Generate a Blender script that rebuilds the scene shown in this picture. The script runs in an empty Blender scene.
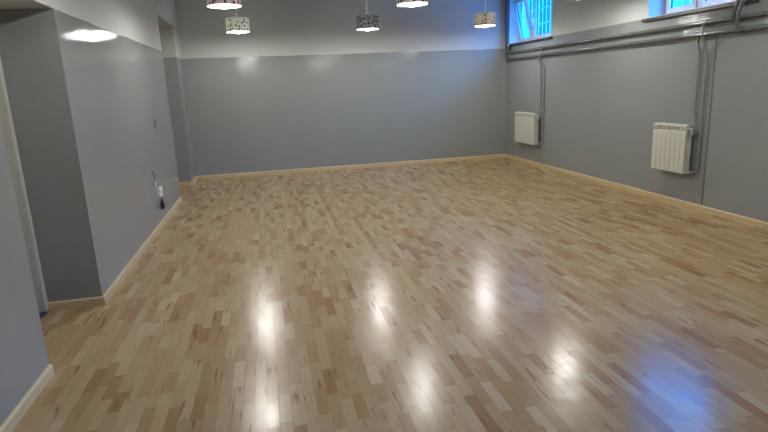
import bpy, bmesh, math, random
from mathutils import Vector, Matrix
random.seed(4)
PI = math.pi
SC = bpy.context.scene
COL = SC.collection

# ------------------------------------------------------------------ room numbers (metres)
XL, XR = -1.366, 4.822          # left / right wall planes
YB, YF = 10.774, -1.3           # back wall, wall behind the camera
ZC = 3.30                       # ceiling
PAINT = 2.182                   # height of the grey enamel dado
PAINT_R = 2.25
D1 = (3.315, 4.438, 2.187)      # near recess in the left wall: y0, y1, soffit
D2 = (8.72, 10.13, 2.68)        # far recess
REC = 0.385                     # depth of the near recess up to the door frame
WINS = [(9.00, 10.66), (4.93, 6.53), (0.86, 2.46)]
WZ0, WZ1 = 2.245, 3.12
WT = 0.42                       # right wall thickness

# ------------------------------------------------------------------ helpers
def link(o, parent=None):
    COL.objects.link(o)
    if parent is not None:
        o.parent = parent
    return o

def thing(name, label, cat, loc, group=None, rotz=0.0):
    o = bpy.data.objects.new(name, None)
    o.empty_display_size = 0.05
    link(o)
    o.location = loc
    o.rotation_euler = (0, 0, rotz)
    tag(o, label, cat, group)
    return o

def tag(o, label=None, cat=None, group=None, kind=None):
    if label: o['label'] = label
    if cat: o['category'] = cat
    if group: o['group'] = group
    if kind: o['kind'] = kind
    return o

def obj(name, bm, mat, parent=None, origin=(0, 0, 0), smooth=False, bevel=0.0, label=None, autosmooth=True):
    me = bpy.data.meshes.new(name)
    bmesh.ops.recalc_face_normals(bm, faces=bm.faces)
    bm.to_mesh(me)
    bm.free()
    origin = Vector(origin)
    if origin.length:
        me.transform(Matrix.Translation(-origin))
    mats = mat if isinstance(mat, (list, tuple)) else [mat]
    for m in mats:
        me.materials.append(m)
    if smooth:
        for p in me.polygons:
            p.use_smooth = True
        if autosmooth:
            me.set_sharp_from_angle(angle=math.radians(40))
    o = bpy.data.objects.new(name, me)
    link(o, parent)
    if parent is None:
        o.location = origin
    if bevel:
        b = o.modifiers.new('bevel', 'BEVEL')
        b.width = bevel
        b.segments = 2
        b.limit_method = 'ANGLE'
    if label:
        o['label'] = label
    return o

def struct(name, bm, mat, parent=None, **k):
    o = obj(name, bm, mat, parent, **k)
    if parent is None:
        o['kind'] = 'structure'
    return o

def BM():
    return bmesh.new()

def box(bm, x0, x1, y0, y1, z0, z1, M=None, mi=0):
    vs = [bm.verts.new((x, y, z)) for x in (x0, x1) for y in (y0, y1) for z in (z0, z1)]
    if M is not None:
        for v in vs:
            v.co = M @ v.co
    fs = [(0, 1, 3, 2), (4, 6, 7, 5), (0, 4, 5, 1), (2, 3, 7, 6), (0, 2, 6, 4), (1, 5, 7, 3)]
    for f in fs:
        bm.faces.new([vs[i] for i in f]).material_index = mi
    return bm

def prism(bm, pts, y0, y1, mi=0):
    """closed outline pts in (x,z) extruded along y"""
    a = [bm.verts.new((x, y0, z)) for x, z in pts]
    b = [bm.verts.new((x, y1, z)) for x, z in pts]
    n = len(pts)
    bm.faces.new(a).material_index = mi
    bm.faces.new(b[::-1]).material_index = mi
    for i in range(n):
        bm.faces.new((a[i], b[i], b[(i + 1) % n], a[(i + 1) % n])).material_index = mi
    return bm

def lathe(bm, prof, n=32, c=(0, 0, 0), closed=False, mi=0):
    rings = []
    for r, z in prof:
        if r < 1e-6:
            rings.append([bm.verts.new((c[0], c[1], c[2] + z))])
        else:
            rings.append([bm.verts.new((c[0] + r * math.cos(2 * PI * k / n), c[1] + r * math.sin(2 * PI * k / n), c[2] + z)) for k in range(n)])
    m = len(rings)
    for i in range(m if closed else m - 1):
        A, B = rings[i], rings[(i + 1) % m]
        for k in range(n):
            q = [A[k % len(A)], A[(k + 1) % len(A)], B[(k + 1) % len(B)], B[k % len(B)]]
            u = []
            for v in q:
                if v not in u:
                    u.append(v)
            if len(u) > 2:
                bm.faces.new(u).material_index = mi
    return bm

def smooth_path(pts, seg=6):
    """Catmull-Rom through the points"""
    P = [Vector(p) for p in pts]
    if len(P) < 3:
        return P
    out = []
    for i in range(len(P) - 1):
        p0 = P[max(i - 1, 0)]; p1 = P[i]; p2 = P[i + 1]; p3 = P[min(i + 2, len(P) - 1)]
        for s in range(seg):
            t = s / seg
            out.append(0.5 * ((2 * p1) + (p2 - p0) * t + (2 * p0 - 5 * p1 + 4 * p2 - p3) * t * t + (3 * p1 - p0 - 3 * p2 + p3) * t ** 3))
    out.append(P[-1])
    return out

def round_path(pts, r=0.05, seg=6):
    """polyline with rounded elbows"""
    P = [Vector(p) for p in pts]
    out = [P[0]]
    for i in range(1, len(P) - 1):
        a, b, c = P[i - 1], P[i], P[i + 1]
        u = (a - b); v = (c - b)
        k = min(r, u.length * .49, v.length * .49)
        s = b + u.normalized() * k
        e = b + v.normalized() * k
        for j in range(seg + 1):
            t = j / seg
            out.append((1 - t) ** 2 * s + 2 * t * (1 - t) * b + t * t * e)
    out.append(P[-1])
    return out

def tube(bm, path, r, n=12, mi=0):
    P = [Vector(p) for p in path]
    up = None
    rings = []
    for i, p in enumerate(P):
        t = (P[min(i + 1, len(P) - 1)] - P[max(i - 1, 0)]).normalized()
        if up is None:
            ref = Vector((0, 0, 1)) if abs(t.z) < .9 else Vector((1, 0, 0))
            up = (ref - t * ref.dot(t)).normalized()
        else:
            up = (up - t * up.dot(t)).normalized()
        s = t.cross(up)
        rings.append([bm.verts.new(p + r * (math.cos(2 * PI * k / n) * up + math.sin(2 * PI * k / n) * s)) for k in range(n)])
    for A, B in zip(rings, rings[1:]):
        for k in range(n):
            bm.faces.new((A[k], A[(k + 1) % n], B[(k + 1) % n], B[k])).material_index = mi
    bm.faces.new(rings[0]).material_index = mi
    bm.faces.new(rings[-1][::-1]).material_index = mi
    return bm

# ------------------------------------------------------------------ materials
class N:
    def __init__(s, name):
        s.m = bpy.data.materials.new(name)
        s.m.use_nodes = True
        s.t = s.m.node_tree
        s.b = s.t.nodes['Principled BSDF']
        s.out = s.t.nodes['Material Output']
    def n(s, kind, **k):
        nd = s.t.nodes.new(kind)
        for a, v in k.items():
            setattr(nd, a, v)
        return nd
    def l(s, a, b):
        s.t.links.new(a, b)
    def math(s, op, a, b=None, c=None, clamp=False):
        nd = s.n('ShaderNodeMath', operation=op)
        nd.use_clamp = clamp
        for i, v in enumerate((a, b, c)):
            if v is None: continue
            if isinstance(v, (int, float)): nd.inputs[i].default_value = v
            else: s.l(v, nd.inputs[i])
        return nd.outputs[0]
    def mix(s, f, a, b, blend='MIX'):
        nd = s.n('ShaderNodeMix', data_type='RGBA', blend_type=blend)
        for i, v in ((0, f), (6, a), (7, b)):
            if isinstance(v, (int, float)): nd.inputs[i].default_value = v
            elif isinstance(v, tuple): nd.inputs[i].default_value = (*v, 1)
            else: s.l(v, nd.inputs[i])
        return nd.outputs[2]
    def mixf(s, f, a, b):
        nd = s.n('ShaderNodeMix', data_type='FLOAT')
        for i, v in ((0, f), (2, a), (3, b)):
            if isinstance(v, (int, float)): nd.inputs[i].default_value = v
            else: s.l(v, nd.inputs[i])
        return nd.outputs[0]
    def pos(s):
        return s.n('ShaderNodeNewGeometry').outputs['Position']
    def objc(s):
        return s.n('ShaderNodeTexCoord').outputs['Object']
    def noise(s, vec, scale, detail=2, rough=.5, dim='3D'):
        nd = s.n('ShaderNodeTexNoise', noise_dimensions=dim)
        s.l(vec, nd.inputs['Vector'])
        nd.inputs['Scale'].default_value = scale
        nd.inputs['Detail'].default_value = detail
        nd.inputs['Roughness'].default_value = rough
        return nd.outputs['Fac']
    def bump(s, h, strength, dist):
        nd = s.n('ShaderNodeBump')
        nd.inputs['Strength'].default_value = strength
        nd.inputs['Distance'].default_value = dist
        s.l(h, nd.inputs['Height'])
        s.l(nd.outputs[0], s.b.inputs['Normal'])

def lin(r, g, b):
    f = lambda c: (c / 255 / 12.92) if c / 255 <= .04045 else ((c / 255 + .055) / 1.055) ** 2.4
    return (f(r), f(g), f(b))

def plain(name, rgb, rough=.5, metal=0.0, spec=.5, var=.06, scale=14):
    k = N(name)
    nz = k.noise(k.objc(), scale, 3)
    dark = tuple(c * (1 - var) for c in rgb)
    lite = tuple(min(1, c * (1 + var)) for c in rgb)
    k.l(k.mix(nz, dark, lite), k.b.inputs['Base Color'])
    k.b.inputs['Roughness'].default_value = rough
    k.b.inputs['Metallic'].default_value = metal
    k.b.inputs['Specular IOR Level'].default_value = spec
    return k.m

GREY = (0.248, 0.264, 0.254)
WHITE = (0.495, 0.510, 0.480)

def wall_mat(name, paint, grey=GREY):
    k = N(name)
    p = k.pos()
    sx = k.n('ShaderNodeSeparateXYZ'); k.l(p, sx.inputs[0])
    wob = k.noise(p, 1.3, 2)                                   # hand painted edge wanders a little
    h = k.math('ADD', sx.outputs[2], k.math('MULTIPLY', k.math('SUBTRACT', wob, .5), .03))
    f = k.math('MULTIPLY_ADD', k.math('SUBTRACT', h, paint), 250, .5, clamp=True)
    blot = k.noise(p, 2.2, 3)
    g = k.mix(blot, tuple(c * .95 for c in grey), tuple(c * 1.05 for c in grey))
    w = k.mix(blot, tuple(c * .97 for c in WHITE), tuple(min(1, c * 1.03) for c in WHITE))
    k.l(k.mix(f, g, w), k.b.inputs['Base Color'])
    k.l(k.mixf(f, .05, .75), k.b.inputs['Roughness'])
    k.l(k.mixf(f, .5, .2), k.b.inputs['Specular IOR Level'])
    orange = k.noise(p, 34, 3, .6)
    big = k.noise(p, 9, 2)
    k.bump(k.math('ADD', orange, k.math('MULTIPLY', big, .4)), .27, .004)
    return k.m

M_WALL = wall_mat('painted_plaster', PAINT)
M_WALLR = wall_mat('painted_plaster_window_side', PAINT_R)

def matte_white(name, rgb=WHITE):
    k = N(name)
    b = k.noise(k.pos(), 3, 3)
    k.l(k.mix(b, tuple(c * .97 for c in rgb), tuple(min(1, c * 1.03) for c in rgb)), k.b.inputs['Base Color'])
    k.b.inputs['Roughness'].default_value = .85
    k.b.inputs['Specular IOR Level'].default_value = .2
    return k.m
M_CEIL = matte_white('ceiling_paint')

def floor_mat():
    k = N('beech_strip_parquet')
    W = .062
    p = k.pos()
    s = k.n('ShaderNodeSeparateXYZ'); k.l(p, s.inputs[0])
    x, y = s.outputs[0], s.outputs[1]
    u = k.math('DIVIDE', x, W)
    row = k.math('FLOOR', u)
    fu = k.math('FRACT', u)
    wn = k.n('ShaderNodeTexWhiteNoise', noise_dimensions='1D'); k.l(row, wn.inputs['W'])
    wn2 = k.n('ShaderNodeTexWhiteNoise', noise_dimensions='1D'); k.l(k.math('ADD', row, 371.3), wn2.inputs['W'])
    L = k.math('MULTIPLY_ADD', wn2.outputs['Value'], .10, .21)
    # the joints inside a row wander, so pieces differ in length
    yy = k.math('ADD', y, k.math('MULTIPLY', wn.outputs['Value'], 3.7))
    cw = k.n('ShaderNodeCombineXYZ'); k.l(row, cw.inputs[0]); k.l(k.math('MULTIPLY', yy, 1.9), cw.inputs[1])
    wig = k.noise(cw.outputs[0], 1.0, 0)
    v = k.math('ADD', k.math('DIVIDE', yy, L), k.math('MULTIPLY', wig, 1.1))
    col = k.math('FLOOR', v)
    fv = k.math('FRACT', v)
    idv = k.n('ShaderNodeCombineXYZ'); k.l(row, idv.inputs[0]); k.l(col, idv.inputs[1])
    rnd = k.n('ShaderNodeTexWhiteNoise', noise_dimensions='2D'); k.l(idv.outputs[0], rnd.inputs['Vector'])
    rs = k.n('ShaderNodeSeparateColor'); k.l(rnd.outputs['Color'], rs.inputs[0])
    ramp = k.n('ShaderNodeValToRGB')
    e = ramp.color_ramp
    stops = [(0, (0.275, 0.140, 0.055)), (.14, (0.345, 0.205, 0.090)), (.40, (0.395, 0.262, 0.124)), (.66, (0.430, 0.300, 0.150)), (.90, (0.455, 0.328, 0.172)), (1, (0.510, 0.388, 0.225))]
    e.elements[0].position, e.elements[0].color = stops[0][0], (*stops[0][1], 1)
    e.elements[1].position, e.elements[1].color = stops[-1][0], (*stops[-1][1], 1)
    for q, c in stops[1:-1]:
        el = e.elements.new(q); el.color = (*c, 1)
    k.l(rs.outputs[0], ramp.inputs[0])
    # fine grain along the strip, shifted per piece
    off = k.n('ShaderNodeCombineXYZ')
    k.l(k.math('MULTIPLY_ADD', rs.outputs[1], 50, k.math('MULTIPLY', x, 55)), off.inputs[0])
    k.l(k.math('MULTIPLY', y, 5.5), off.inputs[1])
    k.l(k.math('MULTIPLY', rs.outputs[2], 30), off.inputs[2])
    grain = k.noise(off.outputs[0], 1.6, 4, .6)
    base = k.mix(k.math('MULTIPLY', grain, .5), ramp.outputs[0], (0.30, 0.185, 0.080))
    # heartwood streaks in some pieces
    off2 = k.n('ShaderNodeCombineXYZ')
    k.l(k.math('MULTIPLY_ADD', rs.outputs[2], 80, k.math('MULTIPLY', x, 34)), off2.inputs[0])
    k.l(k.math('MULTIPLY', y, 3.2), off2.inputs[1])
    k.l(k.math('MULTIPLY', rs.outputs[1], 60), off2.inputs[2])
    hn = k.noise(off2.outputs[0], 1.0, 3, .55)
    streak = k.math('MULTIPLY', k.math('MULTIPLY_ADD', k.math('SUBTRACT', hn, .585), 9, 0, clamp=True),
                    k.math('GREATER_THAN', rs.outputs[1], .40))
    base = k.mix(k.math('MULTIPLY', streak, .80), base, (0.150, 0.060, 0.022))
    # joints
    du = k.math('MULTIPLY', k.math('MINIMUM', fu, k.math('SUBTRACT', 1, fu)), W)
    dv = k.math('MULTIPLY', k.math('MINIMUM', fv, k.math('SUBTRACT', 1, fv)), L)
    d = k.math('MINIMUM', du, dv)
    gap = k.math('SUBTRACT', 1, k.math('DIVIDE', d, .0012), clamp=True)
    base = k.mix(k.math('MULTIPLY', gap, .75), base, (0.10, 0.055, 0.03))
    k.l(base, k.b.inputs['Base Color'])
    rn = k.noise(p, 7, 3)
    k.l(k.math('MULTIPLY_ADD', rn, .05, k.math('MULTIPLY_ADD', rs.outputs[2], .03, .185)), k.b.inputs['Roughness'])
    k.b.inputs['Specular IOR Level'].default_value = .35
    k.b.inputs['IOR'].default_value = 1.5
    tilt = k.math('ADD', k.math('MULTIPLY', k.noise(p, 5, 1), 1.2), k.math('MULTIPLY', gap, -.35))
    tilt = k.math('ADD', tilt, k.math('MULTIPLY', k.math('MULTIPLY', k.math('SUBTRACT', fu, .5), k.math('SUBTRACT', rs.outputs[1], .5)), .25))
    k.bump(tilt, .35, .004)
    return k.m
M_FLOOR = floor_mat()

def wood_mat(name, a, b, rough=.4):
    k = N(name)
    mp = k.n('ShaderNodeMapping'); k.l(k.objc(), mp.inputs[0])
    mp.inputs['Scale'].default_value = (18, 1.2, 18)
    g = k.noise(mp.outputs[0], 2.0, 4, .6)
    k.l(k.mix(g, a, b), k.b.inputs['Base Color'])
    k.b.inputs['Roughness'].default_value = rough
    return k.m
M_BASE = wood_mat('varnished_pine_skirting', (0.47, 0.345, 0.18), (0.60, 0.475, 0.27))
M_BASE2 = wood_mat('pale_skirting', (0.56, 0.45, 0.25), (0.66, 0.55, 0.33))
M_CREAM = plain('cream_gloss_paint', (0.50, 0.49, 0.42), .35)
M_DOOR = plain('door_leaf_paint', (0.55, 0.54, 0.48), .4)
M_RAD = plain('radiator_enamel', (0.56, 0.55, 0.47), .35)
M_RADIN = plain('radiator_inside', (0.22, 0.215, 0.19), .6)
M_PIPE = plain('grey_painted_steel', (0.110, 0.112, 0.108), .2)
M_PIPE2 = plain('light_grey_plastic_pipe', (0.235, 0.24, 0.238), .3)
M_BRASS = plain('chromed_valve', (0.45, 0.44, 0.42), .3, metal=.6)
M_PLASTIC = plain('white_plastic', (0.74, 0.74, 0.71), .35)
M_BLACK = plain('black_rubber', (0.015, 0.015, 0.016), .5)
M_DARK = plain('hollow_shade_black', (0.02, 0.02, 0.02), .8)
M_PVC = plain('white_window_plastic', (0.72, 0.73, 0.74), .3)
M_GASKET = plain('dark_gasket', (0.05, 0.055, 0.06), .6)
M_REVEAL = matte_white('reveal_paint', (.68, .68, .67))
M_SILL = plain('sill_paint', (0.48, 0.48, 0.46), .4)
M_NOSING = plain('dark_sill_nosing', (0.040, 0.037, 0.033), .4)
M_GRILLE = plain('white_iron_grille', (0.60, 0.60, 0.60), .45)
M_CONC = plain('concrete', (0.35, 0.35, 0.34), .85, var=.2)
M_BLOCKER = plain('dark_sky_blocker', (0.06, 0.055, 0.055), .9, var=.2, scale=3)
M_CORD = plain('pale_lamp_cord', (0.60, 0.60, 0.58), .5)

def glass_mat():
    k = N('window_glass')
    tr = k.n('ShaderNodeBsdfTransparent')
    gl = k.n('ShaderNodeBsdfGlossy'); gl.inputs['Roughness'].default_value = .03
    nz = k.noise(k.objc(), 3, 2)
    k.l(k.mix(nz, (.94, .97, .98), (.98, .99, 1.0)), tr.inputs['Color'])
    lw = k.n('ShaderNodeLayerWeight'); lw.inputs['Blend'].default_value = .5
    fr = k.math('MULTIPLY_ADD', k.math('POWER', lw.outputs['Facing'], 5), .9, .04)
    mx = k.n('ShaderNodeMixShader')
    k.l(fr, mx.inputs[0]); k.l(tr.outputs[0], mx.inputs[1]); k.l(gl.outputs[0], mx.inputs[2])
    k.l(mx.outputs[0], k.out.inputs['Surface'])
    return k.m
M_GLASS = glass_mat()

def shade_mat(name, mode):
    k = N(name)
    # wrap the pattern round the drum
    o = k.objc()
    s = k.n('ShaderNodeSeparateXYZ'); k.l(o, s.inputs[0])
    ang = k.math('ARCTAN2', s.outputs[1], s.outputs[0])
    c = k.n('ShaderNodeCombineXYZ')
    k.l(k.math('MULTIPLY', ang, .19), c.inputs[0]); k.l(s.outputs[2], c.inputs[1])
    vor = k.n('ShaderNodeTexVoronoi', voronoi_dimensions='2D', feature='F1')
    k.l(c.outputs[0], vor.inputs['Vector'])
    if mode == 'leaf':
        vor.inputs['Scale'].default_value = 26
        nz = k.noise(c.outputs[0], 34, 2)
        f = k.math('MULTIPLY_ADD', k.math('SUBTRACT', k.math('ADD', vor.outputs['Distance'], k.math('MULTIPLY', nz, .5)), .60), 14, .5, clamp=True)
        colr = k.mix(f, (0.045, 0.055, 0.055), (0.46, 0.50, 0.49))
    else:
        dens, size, bg, fg = {'dots': (20, .27, (.70, .70, .68), (.03, .03, .03)),
                              'pink': (20, .27, (.72, .62, .65), (.05, .04, .05)),
                              'brown': (22, .27, (.72, .68, .60), (.07, .055, .05)),
                              'bold': (17, .33, (.70, .70, .68), (.03, .03, .03))}[mode]
        vor.inputs['Scale'].default_value = dens
        sc = k.n('ShaderNodeSeparateColor'); k.l(vor.outputs['Color'], sc.inputs[0])
        rad = k.math('MULTIPLY_ADD', sc.outputs[0], .18, size - .09)
        f = k.math('MULTIPLY', k.math('LESS_THAN', vor.outputs['Distance'], rad), k.math('GREATER_THAN', sc.outputs[1], .35))
        colr = k.mix(f, bg, fg)
    df = k.n('ShaderNodeBsdfDiffuse'); k.l(colr, df.inputs['Color'])
    tl = k.n('ShaderNodeBsdfTranslucent'); k.l(colr, tl.inputs['Color'])
    mx = k.n('ShaderNodeMixShader'); mx.inputs[0].default_value = .62
    k.l(df.outputs[0], mx.inputs[1]); k.l(tl.outputs[0], mx.inputs[2])
    k.l(mx.outputs[0], k.out.inputs['Surface'])
    return k.m

def lining_mat():
    k = N('white_lamp_lining')
    nz = k.noise(k.objc(), 30, 2)
    colr = k.mix(nz, (.80, .80, .78), (.86, .86, .84))
    df = k.n('ShaderNodeBsdfDiffuse'); k.l(colr, df.inputs['Color'])
    tl = k.n('ShaderNodeBsdfTranslucent'); k.l(colr, tl.inputs['Color'])
    mx = k.n('ShaderNodeMixShader'); mx.inputs[0].default_value = .55
    k.l(df.outputs[0], mx.inputs[1]); k.l(tl.outputs[0], mx.inputs[2])
    k.l(mx.outputs[0], k.out.inputs['Surface'])
    return k.m
M_LINING = lining_mat()

BULB_W = 46.0
BULB_R = .05
def bulb_mat():
    k = N('glowing_bulb')
    nz = k.noise(k.objc(), 20, 1)
    e = k.n('ShaderNodeEmission')
    k.l(k.mix(nz, (1.0, .965, .915), (1.0, .98, .94)), e.inputs['Color'])
    e.inputs['Strength'].default_value = 3.0
    tr = k.n('ShaderNodeBsdfTransparent')
    ad = k.n('ShaderNodeAddShader')
    k.l(e.outputs[0], ad.inputs[0]); k.l(tr.outputs[0], ad.inputs[1])
    k.l(ad.outputs[0], k.out.inputs['Surface'])
    k.m.cycles.emission_sampling = 'NONE'
    return k.m
M_BULB = bulb_mat()

# ------------------------------------------------------------------ shell
LT = 0.55                      # left wall thickness
b = BM(); box(b, XL - 1.2, XR + WT, YF - .2, YB + .2, -.15, 0)
struct('floor', b, M_FLOOR)
b = BM(); box(b, XL - 1.2, XR + WT, YF - .2, YB + .2, ZC, ZC + .15)
struct('ceiling', b, M_CEIL)
b = BM(); box(b, XL - 1.2, XR + WT, YB, YB + .2, 0, ZC)
struct('wall_back', b, M_WALL)
b = BM(); box(b, XL - 1.2, XR + WT, YF - .2, YF, 0, ZC)
struct('wall_front', b, M_WALL)

def extrude_yz(bm, cells, x0, x1):
    for y0, y1, z0, z1 in cells:
        box(bm, x0, x1, y0, y1, z0, z1)

b = BM()
extrude_yz(b, [(YF, D1[0], 0, ZC), (D1[0], D1[1], D1[2], ZC), (D1[1], D2[0], 0, ZC), (D2[0], D2[1], D2[2], ZC), (D2[1], YB, 0, ZC)], XL - LT, XL)
box(b, XL - LT - .08, XL - LT, D2[0] - .1, D2[1] + .1, 0, D2[2] + .1)      # back of the far recess
struct('wall_left', b, M_WALL)

# right wall with its window openings
b = BM()
ys = [YF] + [v for w in sorted(WINS) for v in w] + [YB]
for i in range(0, len(ys), 2):
    box(b, XR, XR + WT, ys[i], ys[i + 1], 0, ZC)
for y0, y1 in WINS:
    box(b, XR, XR + WT, y0, y1, 0, WZ0)
    box(b, XR, XR + WT, y0, y1, WZ1, ZC)
struct('wall_right', b, M_WALLR)

# skirting boards
def skirt(name, p0, p1, nrm, h=.07, t=.017, mat=M_BASE):
    """board from p0 to p1 (xy) standing off the wall along nrm (xy)"""
    p0, p1, n = Vector((*p0, 0)), Vector((*p1, 0)), Vector((*nrm, 0))
    bm = BM()
    prof = [(0, 0), (t, 0), (t, h - .012), (t * .55, h), (0, h)]
    a = [bm.verts.new(p0 + n * q + Vector((0, 0, z))) for q, z in prof]
    c = [bm.verts.new(p1 + n * q + Vector((0, 0, z))) for q, z in prof]
    bm.faces.new(a); bm.faces.new(c[::-1])
    for i in range(len(prof)):
        j = (i + 1) % len(prof)
        bm.faces.new((a[i], c[i], c[j], a[j]))
    return struct(name, bm, mat)
skirt('baseboard_back', (XL, YB), (XR, YB), (0, -1), h=.075)
skirt('baseboard_right', (XR, YF), (XR, YB - .017), (-1, 0))
skirt('baseboard_left', (XL, D1[1] - .017), (XL, D2[0]), (1, 0))
skirt('baseboard_left_pier', (XL, D2[1] - .017), (XL, YB - .017), (1, 0))
skirt('baseboard_left_near', (XL, YF), (XL, D1[0]), (1, 0), mat=M_BASE2)
skirt('baseboard_recess', (XL - REC, D1[1]), (XL, D1[1]), (0, -1))
skirt('baseboard_niche', (XL - LT, D2[1]), (XL, D2[1]), (0, -1))
skirt('baseboard_front', (XL + .017, YF), (XR - .017, YF), (0, 1))

# door 1: cream frame with stops inside the near recess, leaf shut behind it
xd0, xd1 = XL - LT, XL - REC
b = BM()
for (ya, yb) in ((D1[1] - .055, D1[1]), (D1[0], D1[0] + .055)):
    box(b, xd0, xd1, ya, yb, .012, D1[2])
    s = -1 if yb == D1[1] else 1
    yc = ya if s < 0 else yb
    box(b, xd0, xd0 + .085, min(yc, yc + s * .016), max(yc, yc + s * .016), .012, D1[2])
box(b, xd0, xd1, D1[0] + .055, D1[1] - .055, D1[2] - .055, D1[2])
door = struct('door_1', b, M_CREAM, bevel=.004)
b = BM()
box(b, xd0 - .045, xd0 - .003, D1[0] + .04, D1[1] - .04, .012, D1[2] - .04)
for z0, z1 in ((.2, .95), (1.1, 1.98)):
    box(b, xd0 - .003, xd0 + .006, D1[0] + .2, D1[1] - .2, z0, z1)
obj('door_leaf', b, M_DOOR, door, bevel=.003)
b = BM()
tube(b, round_path([(xd0 - .003, D1[0] + .12, 1.05), (xd0 + .05, D1[0] + .12, 1.05), (xd0 + .05, D1[0] + .25, 1.05)], .02), .009)
box(b, xd0 - .003, xd0 + .006, D1[0] + .10, D1[0] + .14, .95, 1.12)
obj('door_handle', b, M_BRASS, door)
b = BM(); box(b, xd0 - .05, xd1, D1[0], D1[1], 0, .012)
struct('trim_threshold', b, M_GASKET)
b = BM(); box(b, xd0 - .12, xd0 - .05, D1[0] - .1, D1[1] + .1, 0, D1[2] + .1)
struct('wall_recess', b, M_WALL)

# ------------------------------------------------------------------ windows
XF0, XF1 = 5.06, 5.12           # frame depth
def sash(bm, y0, y1, z0, z1, x0, x1, w=.055, M=None):
    box(bm, x0, x1, y0, y0 + w, z0, z1, M); box(bm, x0, x1, y1 - w, y1, z0, z1, M)
    box(bm, x0, x1, y0 + w, y1 - w, z0, z0 + w, M); box(bm, x0, x1, y0 + w, y1 - w, z1 - w, z1, M)

def window(idx, y0, y1, tilted):
    zs = WZ0 + .0
    b = BM()
    sash(b, y0, y1, zs, WZ1, XF0, XF1, .05)
    ym = y1 - .58
    box(b, XF0, XF1, ym - .035, ym + .035, zs + .05, WZ1 - .05)
    w = struct('window_%d' % idx, b, M_PVC, bevel=.004)
    for k, (a, c) in enumerate(((y0 + .045, ym - .03), (ym + .03, y1 - .045))):
        far = k == 1
        M = None
        if far and tilted:
            piv = Vector((XF0, 0, zs + .05))
            M = Matrix.Translation(piv) @ Matrix.Rotation(-tilted, 4, 'Y') @ Matrix.Translation(-piv)
        b = BM(); sash(b, a, c, zs + .045, WZ1 - .045, XF0 - .022, XF1 - .025, .06, M)
        sh = obj('sash', b, M_PVC, w, bevel=.004)
        b = BM(); box(b, XF0 + .008, XF0 + .018, a + .058, c - .058, zs + .10, WZ1 - .10, M)
        obj('glass_pane', b, M_GLASS, sh)
        b = BM(); sash(b, a + .054, c - .054, zs + .099, WZ1 - .099, XF0 + .002, XF0 + .026, .008, M)
        obj('gasket', b, M_GASKET, sh)
        b = BM()
        hy = a + .03 if far else c - .03
        box(b, XF0 - .045, XF0 - .020, hy - .012, hy + .012, zs + .36, zs + .43, M)
        box(b, XF0 - .062, XF0 - .045, hy - .010, hy + .010, zs + .28, zs + .42, M)
        obj('handle', b, M_PVC, sh)
    b = BM()                                    # painted linings of the opening
    t = .006
    box(b, XR + .001, XF0, y0, y0 + t, WZ0, WZ1); obj('reveal_near', b, M_REVEAL, w)
    b = BM(); box(b, XR + .001, XF0, y1 - t, y1, WZ0, WZ1); obj('reveal_far', b, M_REVEAL, w)
    b = BM(); box(b, XR + .001, XF0, y0 + t, y1 - t, WZ1 - t, WZ1); obj('reveal_head', b, M_REVEAL, w)
    b = BM(); box(b, XR - .035, XF0, y0 + t, y1 - t, WZ0 - .001, WZ0 + .012)
    box(b, XR - .045, XR, y0 - .05, y1 + .05, WZ0, WZ0 + .012)
    obj('sill_board', b, M_SILL, w, bevel=.003)
    b = BM(); box(b, XR - .050, XR, y0 - .06, y1 + .06, WZ0 - .034, WZ0 - .001)
    obj('sill_nosing', b, M_NOSING, w, bevel=.003)
    return w
window(1, *WINS[0], math.radians(13))
window(2, *WINS[1], 0)
window(3, *WINS[2], 0)

def grille(y0, y1, label):
    xg = XR + WT + .04
    t = thing('window_grille', label, 'window grille', (xg, (y0 + y1) / 2, WZ0), 'iron grilles outside the windows')
    o = t.location.copy()
    n = 12
    for i in range(n):
        y = y0 + .03 + (y1 - y0 - .06) * i / (n - 1)
        b = BM(); tube(b, [(xg, y, WZ0 - .05), (xg, y, WZ1 + .05)], .008, 8)
        obj('bar', b, M_GRILLE, t, o, smooth=True)
    for z in (WZ0 + .06, WZ0 + .34, WZ0 + .62):
        b = BM(); box(b, xg - .014, xg - .008, y0 - .03, y1 + .03, z - .014, z + .014)
        obj('crossbar', b, M_GRILLE, t, o)
    for y in (y0 - .03, y1 + .03):
        b = BM(); box(b, XR + WT, xg - .006, y - .012, y + .012, WZ0 + .32, WZ0 + .36)
        obj('wall_fixing', b, M_GRILLE, t, o)
grille(*WINS[0], 'white iron bars outside the far window beside the back corner')
grille(*WINS[1], 'white iron bars outside the window above the near radiator')

b = BM(); box(b, XR + WT, XR + 9, YF - 2, YB + 6, WZ0 - .28, WZ0 - .18)
struct('ground', b, M_CONC)
b = BM(); box(b, XR + WT + .02, 7.0, YB + .75, YB + 4, WZ0 - .18, 8.5)       # dark block added to keep the far window's sky reflection off the floor
struct('sky_blocker', b, M_BLOCKER)

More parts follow.
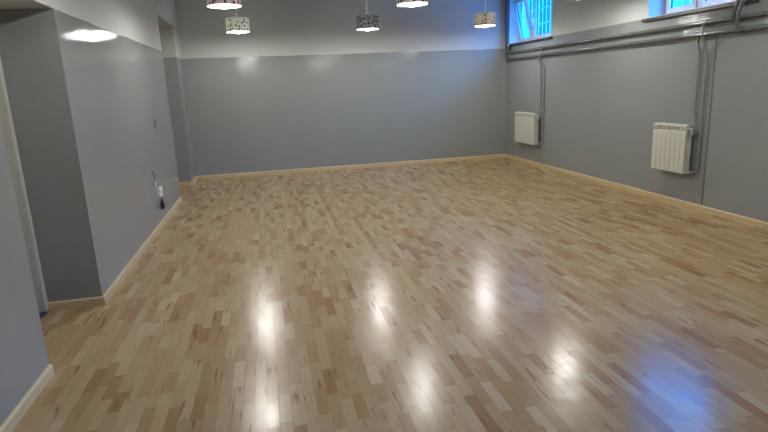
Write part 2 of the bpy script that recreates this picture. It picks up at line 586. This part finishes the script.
# ------------------------------------------------------------------ pendant lamps
SH_R, SH_H = .18, .205
SMAT = {m: shade_mat('patterned_shade_' + m, m) for m in ('dots', 'pink', 'brown', 'bold', 'leaf')}
MESH = {}
def lamp(x, y, z, mode, label):
    """z: lower rim of the shade"""
    t = thing('pendant_lamp', label, 'lamp', (x, y, z), 'drum pendant lamps hanging in rows')
    b = BM()
    lathe(b, [(SH_R, 0), (SH_R, SH_H), (SH_R - .003, SH_H), (SH_R - .003, 0)], 48, closed=True)
    sh = obj('shade', b, SMAT[mode], t, smooth=True)
    b = BM()
    lathe(b, [(SH_R - .0035, .002), (SH_R - .0035, SH_H - .002), (SH_R - .005, SH_H - .002), (SH_R - .005, .002)], 48, closed=True)
    obj('lining', b, M_LINING, sh, smooth=True)
    b = BM()                                     # wire ring and spokes that carry the shade
    for k in range(3):
        a = 2 * PI * k / 3
        tube(b, [(.018 * math.cos(a), .018 * math.sin(a), .16), ((SH_R - .006) * math.cos(a), (SH_R - .006) * math.sin(a), SH_H - .012)], .002, 6)
    obj('shade_carrier', b, M_PLASTIC, t)
    b = BM()
    lathe(b, [(0, .20), (.012, .20), (.020, .185), (.020, .115), (.016, .105), (0, .105)], 20)
    obj('lamp_holder', b, M_PLASTIC, t, smooth=True)
    b = BM()
    prof = [(0, -.028)] + [(.06 * math.sin(q), .032 - .06 * math.cos(q)) for q in [PI * j / 12 for j in range(1, 10)]] + [(.018, .095), (.015, .104), (0, .104)]
    lathe(b, prof, 24)
    obj('bulb', b, M_BULB, t, smooth=True, label='glowing round bulb')
    pl = bpy.data.lights.new('filament', 'POINT')
    pl.energy = BULB_W
    pl.color = (1.0, .985, .945)
    pl.shadow_soft_size = BULB_R
    po = bpy.data.objects.new('filament', pl); link(po, t)
    po.location = (0, 0, .032)
    b = BM(); tube(b, [(0, 0, .19), (0, 0, ZC - z - .03)], .006, 8)
    obj('cord', b, M_CORD, t, smooth=True)
    b = BM(); lathe(b, [(0, ZC - z), (.05, ZC - z), (.05, ZC - z - .02), (.03, ZC - z - .045), (0, ZC - z - .045)], 24)
    obj('ceiling_rose', b, M_PLASTIC, t, smooth=True)
LZ = 2.475
LAMPS = [
    (-.31, 9.55, LZ + .02, 'dots', 'small white drum pendant lamp with dark dots, seen under the large pinkish one at left'),
    (1.76, 9.40, LZ, 'leaf', 'dark drum pendant lamp with a black and white leaf pattern'),
    (3.81, 9.40, LZ + .01, 'brown', 'cream drum pendant lamp with dark spots hanging near the far window'),
    (-.335, 6.65, LZ + .01, 'pink', 'large pinkish drum pendant lamp with dots cut by the frame at left'),
    (1.79, 6.65, LZ, 'bold', 'white drum pendant lamp with bold black blots right of the dark patterned lamp'),
    (3.92, 6.65, LZ + .05, 'dots', 'pendant lamp over the right side with only its glowing bottom in the frame'),
]
for a in LAMPS:
    lamp(*a)
for x in (-.38, 1.81, 3.98):                     # the row nearer the camera, overhead
    lamp(x, 3.65, LZ, 'dots', 'white drum pendant lamp of the row above the top edge of the photo')

# ------------------------------------------------------------------ radiators
def section_parts(t, y):
    """one cast aluminium section, 80 mm wide; x=0 is the wall side, +x towards the wall is positive"""
    W = .078
    b = BM()
    # front plate curving back at its top, x from -.095 (front) to 0 (rear)
    front = [(-.085, .02), (-.085, .490), (-.082, .502), (-.074, .510), (-.071, .506), (-.077, .498), (-.079, .488), (-.079, .02)]
    prism(b, front, y + .003, y + W - .001)
    # rear plate
    prism(b, [(-.008, .03), (-.008, .55), (0, .55), (0, .03)], y + .006, y + W - .006)
    # webs between the plates
    for f in (.5, .25, .75):
        yy = y + W * f
        prism(b, [(-.079, .05), (-.079, .47), (-.050, .50), (-.008, .52), (-.008, .05)], yy - .0015, yy + .0015)
    # sloping cap above the air slot
    cap = [(-.085, .553), (-.084, .570), (-.074, .581), (-.02, .585), (0, .575), (0, .565), (-.02, .575), (-.070, .572), (-.077, .564), (-.079, .553)]
    prism(b, cap, y + .003, y + W - .001)
    for f in (.10, .90):
        yy = y + W * f
        prism(b, [(-.083, .48), (-.083, .566), (-.02, .576), (-.02, .50)], yy - .005, yy + .005)
    # hubs top and bottom
    for z in (.53, .04):
        pts = [(-.048 + .024 * math.cos(2 * PI * k / 14), z + .024 * math.sin(2 * PI * k / 14)) for k in range(14)]
        prism(b, pts, y, y + W + .002)
    return obj('section', b, M_RAD, t, bevel=0)

def radiator(y0, n, z0, label):
    xw = XR - .050
    t = thing('radiator', label, 'radiator', (xw, y0, z0), 'white sectional radiators on the right wall')
    first = section_parts(t, 0)
    for i in range(1, n):
        c = first.copy(); COL.objects.link(c); c.parent = t
        c.location = (0, i * .08, 0)
    for yb in (.08 * 1, .08 * (n - 1)):
        b = BM()
        box(b, -.03, .049, yb - .012, yb + .008, .49, .506)
        box(b, .042, .049, yb - .018, yb + .014, .46, .54)
        obj('wall_bracket', b, M_PLASTIC, t)
    for z, ye, nm in ((.53, n * .08, 'end_plug'), (.04, n * .08, 'end_plug')):
        b = BM()
        pts = [(-.048 + .022 * math.cos(2 * PI * k / 6), z + .022 * math.sin(2 * PI * k / 6)) for k in range(6)]
        prism(b, pts, ye, ye + .014)
        obj(nm, b, M_RAD, t)
    # valves at the end nearest the camera
    for z, nm in ((.53, 'thermostat_valve'), (.04, 'return_valve')):
        b = BM()
        pts = [(-.048 + .017 * math.cos(2 * PI * k / 12), z + .017 * math.sin(2 * PI * k / 12)) for k in range(12)]
        prism(b, pts, -.055, 0)
        pts = [(-.048 + .021 * math.cos(2 * PI * k / 6), z + .021 * math.sin(2 * PI * k / 6)) for k in range(6)]
        prism(b, pts, -.03, -.012)
        v = obj(nm, b, M_BRASS, t)
        b = BM()
        if z > .3:
            lathe(b, [(0, 0), (.02, 0), (.021, .03), (.017, .042), (0, .042)], 14, (-.048, -.05, z - .06))
            obj('valve_cap', b, M_BRASS, v, smooth=True)
    return t
RN = (5.55, 7, .398)
RF = (9.28, 10, .388)
radiator(*RN, 'white sectional radiator nearer to the camera on the right wall')
radiator(*RF, 'white sectional radiator in the back right corner under the far window')

# ------------------------------------------------------------------ heating pipes along the right wall
XP = XR - .055
ZU, ZL = 2.085, 1.965
def pipe(name, label, path, r, mat, extra=(), group=None, n=14):
    t = thing(name, label, 'pipe', path[0], group)
    b = BM(); tube(b, path, r, n)
    obj('pipe_run', b, mat, t, t.location, smooth=True)
    for kind, bm, m in extra:
        obj(kind, bm, m, t, t.location, smooth=True)
    return t

def collar(p, axis, r, h):
    b = BM()
    d = Vector({'x': (1, 0, 0), 'y': (0, 1, 0), 'z': (0, 0, 1)}[axis])
    p = Vector(p)
    tube(b, [p - d * h / 2, p + d * h / 2], r, 14)
    return b

def clamp(y, z, r):
    b = collar((XP, y, z), 'y', r + .005, .03)
    box(b, XP, XR, y - .006, y + .006, z - .006, z + .006)
    return b

up = round_path([(XP, YF + .01, ZU), (XP, 10.58, ZU), (XP, 10.58, ZC - .005)], .06)
lo = round_path([(XP, YF + .01, ZL), (XP, 10.69, ZL), (XP, 10.69, ZC - .005)], .06)
pipe('heating_pipe', 'upper of two grey heating pipes running level along the right wall', up, .022, M_PIPE,
     [('pipe_clamp', clamp(y, ZU, .022), M_PIPE) for y in (1.2, 4.76, 6.75, 8.6)] + [('pipe_socket', collar((XP, y, ZU), 'y', .028, .06), M_PIPE) for y in (5.48, 9.25)], 'level heating pipes')
pipe('heating_pipe', 'lower of two grey heating pipes running level along the right wall', lo, .022, M_PIPE,
     [('pipe_clamp', clamp(y, ZL, .022), M_PIPE) for y in (1.2, 4.76, 6.75, 8.6)] + [('pipe_socket', collar((XP, y, ZL), 'y', .028, .06), M_PIPE) for y in (5.60, 9.12)], 'level heating pipes')

def riser(label, path, r=.0115, mat=M_PIPE2, extra=()):
    return pipe('radiator_pipe', label, round_path(path, .05), r, mat, extra, 'thin pipes dropping to the radiators', 10)
XV = XR - .022
for (ry, rn, rz), where, d in ((RN, 'near', 0), (RF, 'far', 0)):
    y1 = ry + (.03 if where == 'near' else .01)
    y2 = ry - (.09 if where == 'near' else .11)
    riser('thin pipe from the lower heating pipe to the top of the %s radiator' % where,
          [(XP, y1, ZL - .026), (XP, y1, ZL - .08), (XV, y1, ZL - .16), (XV, y1, rz + .64), (XR - .098, ry - .055, rz + .585), (XR - .098, ry - .055, rz + .53)])
    riser('thin pipe bowed over the lower heating pipe to the foot of the %s radiator' % where,
          [(XP - .026, y2, ZU - .01), (XP - .055, y2, ZU - .05), (XP - .055, y2, ZL), (XP - .03, y2, ZL - .08), (XV, y2, ZL - .2), (XV, y2, rz + .10), (XV, y2 + .01, rz + .05), (XR - .098, ry - .08, rz + .04), (XR - .098, ry - .056, rz + .04)])
pipe('conduit', 'grey conduit running straight down the wall right of the near radiator',
     round_path([(XR - .009, 5.37, ZL - .03), (XR - .009, 5.37, .08)], .02), .0055, M_PIPE2, [('saddle_clip', collar((XR - .009, 5.37, z), 'z', .010, .02), M_PIPE2) for z in (.6, 1.2, 1.7)])
# two risers beside the near window
rl = smooth_path([(XP - .02, 5.10, ZU - .005), (XP - .045, 5.06, ZU + .07), (XP - .04, 5.02, ZU + .20), (XP - .035, 5.0, ZU + .36), (XP - .01, 4.96, ZU + .6), (XP, 4.93, ZC - .005)])
pipe('riser_pipe', 'grey riser pipe bent up from the upper heating pipe beside the near window', rl, .019, M_PIPE, [('pipe_socket', collar((XP, 5.10, ZU), 'y', .033, .08), M_PIPE)])
rl = smooth_path([(XP - .02, 5.02, ZL), (XP - .055, 5.00, ZL + .09), (XP - .06, 4.98, ZL + .18), (XP - .055, 4.93, ZL + .34), (XP - .03, 4.86, ZL + .6), (XP, 4.80, ZC - .005)])
pipe('riser_pipe', 'grey riser pipe crossing over the upper heating pipe from the lower one', rl, .019, M_PIPE, [('pipe_socket', collar((XP, 5.02, ZL), 'y', .033, .08), M_PIPE)])

# ------------------------------------------------------------------ electrics on the left wall
def plate(bm, y, z, w, h, d):
    box(bm, XL, XL + d, y - w / 2, y + w / 2, z - h / 2, z + h / 2)
b = BM(); 
lathe(b, [(.048, 0), (.052, 0), (.052, .003), (.048, .003)], 20, closed=True)
bmesh.ops.transform(b, matrix=Matrix.Translation((XL, 7.49, 1.22)) @ Matrix.Rotation(PI / 2, 4, 'Y'), verts=b.verts)
t = thing('junction_box', 'open wall box with a dark hollow at switch height on the left wall', 'wall box', (XL, 7.49, 1.22))
obj('rim', b, M_PIPE, t, t.location)
b = BM(); lathe(b, [(0, 0), (.0482, 0), (.0482, .0036), (0, .0036)], 20)
bmesh.ops.transform(b, matrix=Matrix.Translation((XL, 7.49, 1.22)) @ Matrix.Rotation(PI / 2, 4, 'Y'), verts=b.verts)
obj('hollow', b, M_DARK, t, t.location)  # flat black disc standing in for the shade inside the box

t = thing('wall_socket', 'white wall socket low on the left wall', 'socket', (XL, 7.14, .37))
b = BM(); plate(b, 7.14, .42, .085, .125, .038)
obj('casing', b, M_PLASTIC, t, t.location, bevel=.006)
b = BM()
lathe(b, [(.017, 0), (.022, 0), (.022, .004), (.017, .004)], 20, closed=True)
bmesh.ops.transform(b, matrix=Matrix.Translation((XL + .038, 7.14, .44)) @ Matrix.Rotation(PI / 2, 4, 'Y'), verts=b.verts)
obj('socket_ring', b, M_PLASTIC, t, t.location)

t = thing('power_plug', 'black plug hanging on a short lead below the white wall socket', 'plug', (XL + .03, 7.11, .205))
b = BM(); lathe(b, [(0, 0), (.018, 0), (.024, .015), (.024, .07), (.016, .10), (.009, .125), (0, .125)], 16, (XL + .03, 7.11, .205))
obj('plug_body', b, M_BLACK, t, t.location, smooth=True)
b = BM(); tube(b, smooth_path([(XL + .03, 7.11, .325), (XL + .034, 7.115, .345), (XL + .02, 7.12, .36)]), .0045, 8)
obj('lead', b, M_BLACK, t, t.location, smooth=True)

t = thing('cable_end', 'loose white cable end sticking out of the left wall above the socket', 'cable', (XL, 6.90, .56))
b = BM(); tube(b, smooth_path([(XL, 6.88, .70), (XL + .02, 6.885, .69), (XL + .025, 6.89, .62), (XL + .02, 6.895, .56)]), .005, 8)
obj('sheath', b, M_PIPE, t, t.location, smooth=True)
b = BM(); tube(b, smooth_path([(XL + .02, 6.895, .585), (XL + .02, 6.90, .54), (XL + .022, 6.905, .53)]), .011, 8)
obj('connector', b, M_PLASTIC, t, t.location, smooth=True)

# ------------------------------------------------------------------ daylight
w = bpy.data.worlds.new('World'); SC.world = w
w.use_nodes = True
bg = w.node_tree.nodes['Background']
nt = w.node_tree
tc = nt.nodes.new('ShaderNodeTexCoord'); sp = nt.nodes.new('ShaderNodeSeparateXYZ')
nt.links.new(tc.outputs['Generated'], sp.inputs[0])
rp = nt.nodes.new('ShaderNodeValToRGB')
ce = rp.color_ramp.elements
ce[0].position = 0; ce[0].color = (0.004, 0.042, 0.26, 1)
ce[1].position = .75; ce[1].color = (0.011, 0.76, 2.8, 1)
el = ce.new(.22); el.color = (0.005, 0.052, 0.34, 1)
el = ce.new(.42); el.color = (0.011, 0.76, 2.8, 1)
nt.links.new(sp.outputs[2], rp.inputs[0])
nt.links.new(rp.outputs[0], bg.inputs['Color'])
bg.inputs['Strength'].default_value = 17.0
for y0, y1 in WINS:
    l = bpy.data.lights.new('window_portal', 'AREA')
    l.shape = 'RECTANGLE'; l.size = WZ1 - WZ0; l.size_y = y1 - y0
    l.cycles.is_portal = True
    o = bpy.data.objects.new('window_portal', l); link(o)
    o.location = (XR + WT - .02, (y0 + y1) / 2, (WZ0 + WZ1) / 2)
    o.rotation_euler = (0, PI / 2, 0)

# ------------------------------------------------------------------ camera
cd = bpy.data.cameras.new('camera')
cd.sensor_width = 36
cd.lens = 554.73 / 768 * 36
cd.clip_start = .05
cam = bpy.data.objects.new('camera', cd); link(cam)
pitch, roll, yaw = .2309, -.044, .1991
cy, sy = math.cos(yaw), math.sin(yaw)
fwd = Vector((sy, cy, 0)); right = Vector((cy, -sy, 0)); upv = Vector((0, 0, 1))
f2 = fwd * math.cos(pitch) - upv * math.sin(pitch)
u2 = upv * math.cos(pitch) + fwd * math.sin(pitch)
r3 = right * math.cos(roll) + u2 * math.sin(roll)
u3 = u2 * math.cos(roll) - right * math.sin(roll)
cam.matrix_world = Matrix(((r3.x, u3.x, -f2.x, 0), (r3.y, u3.y, -f2.y, 0), (r3.z, u3.z, -f2.z, 1.57), (0, 0, 0, 1)))
SC.camera = cam

SC.view_settings.view_transform = 'Standard'
SC.view_settings.look = 'None'
SC.view_settings.gamma = 1
SC.view_settings.use_curve_mapping = False
SC.view_settings.exposure = 0.10
SC.cycles.max_bounces = 10
SC.cycles.diffuse_bounces = 6
SC.cycles.transparent_max_bounces = 16
SC.cycles.sample_clamp_indirect = 8
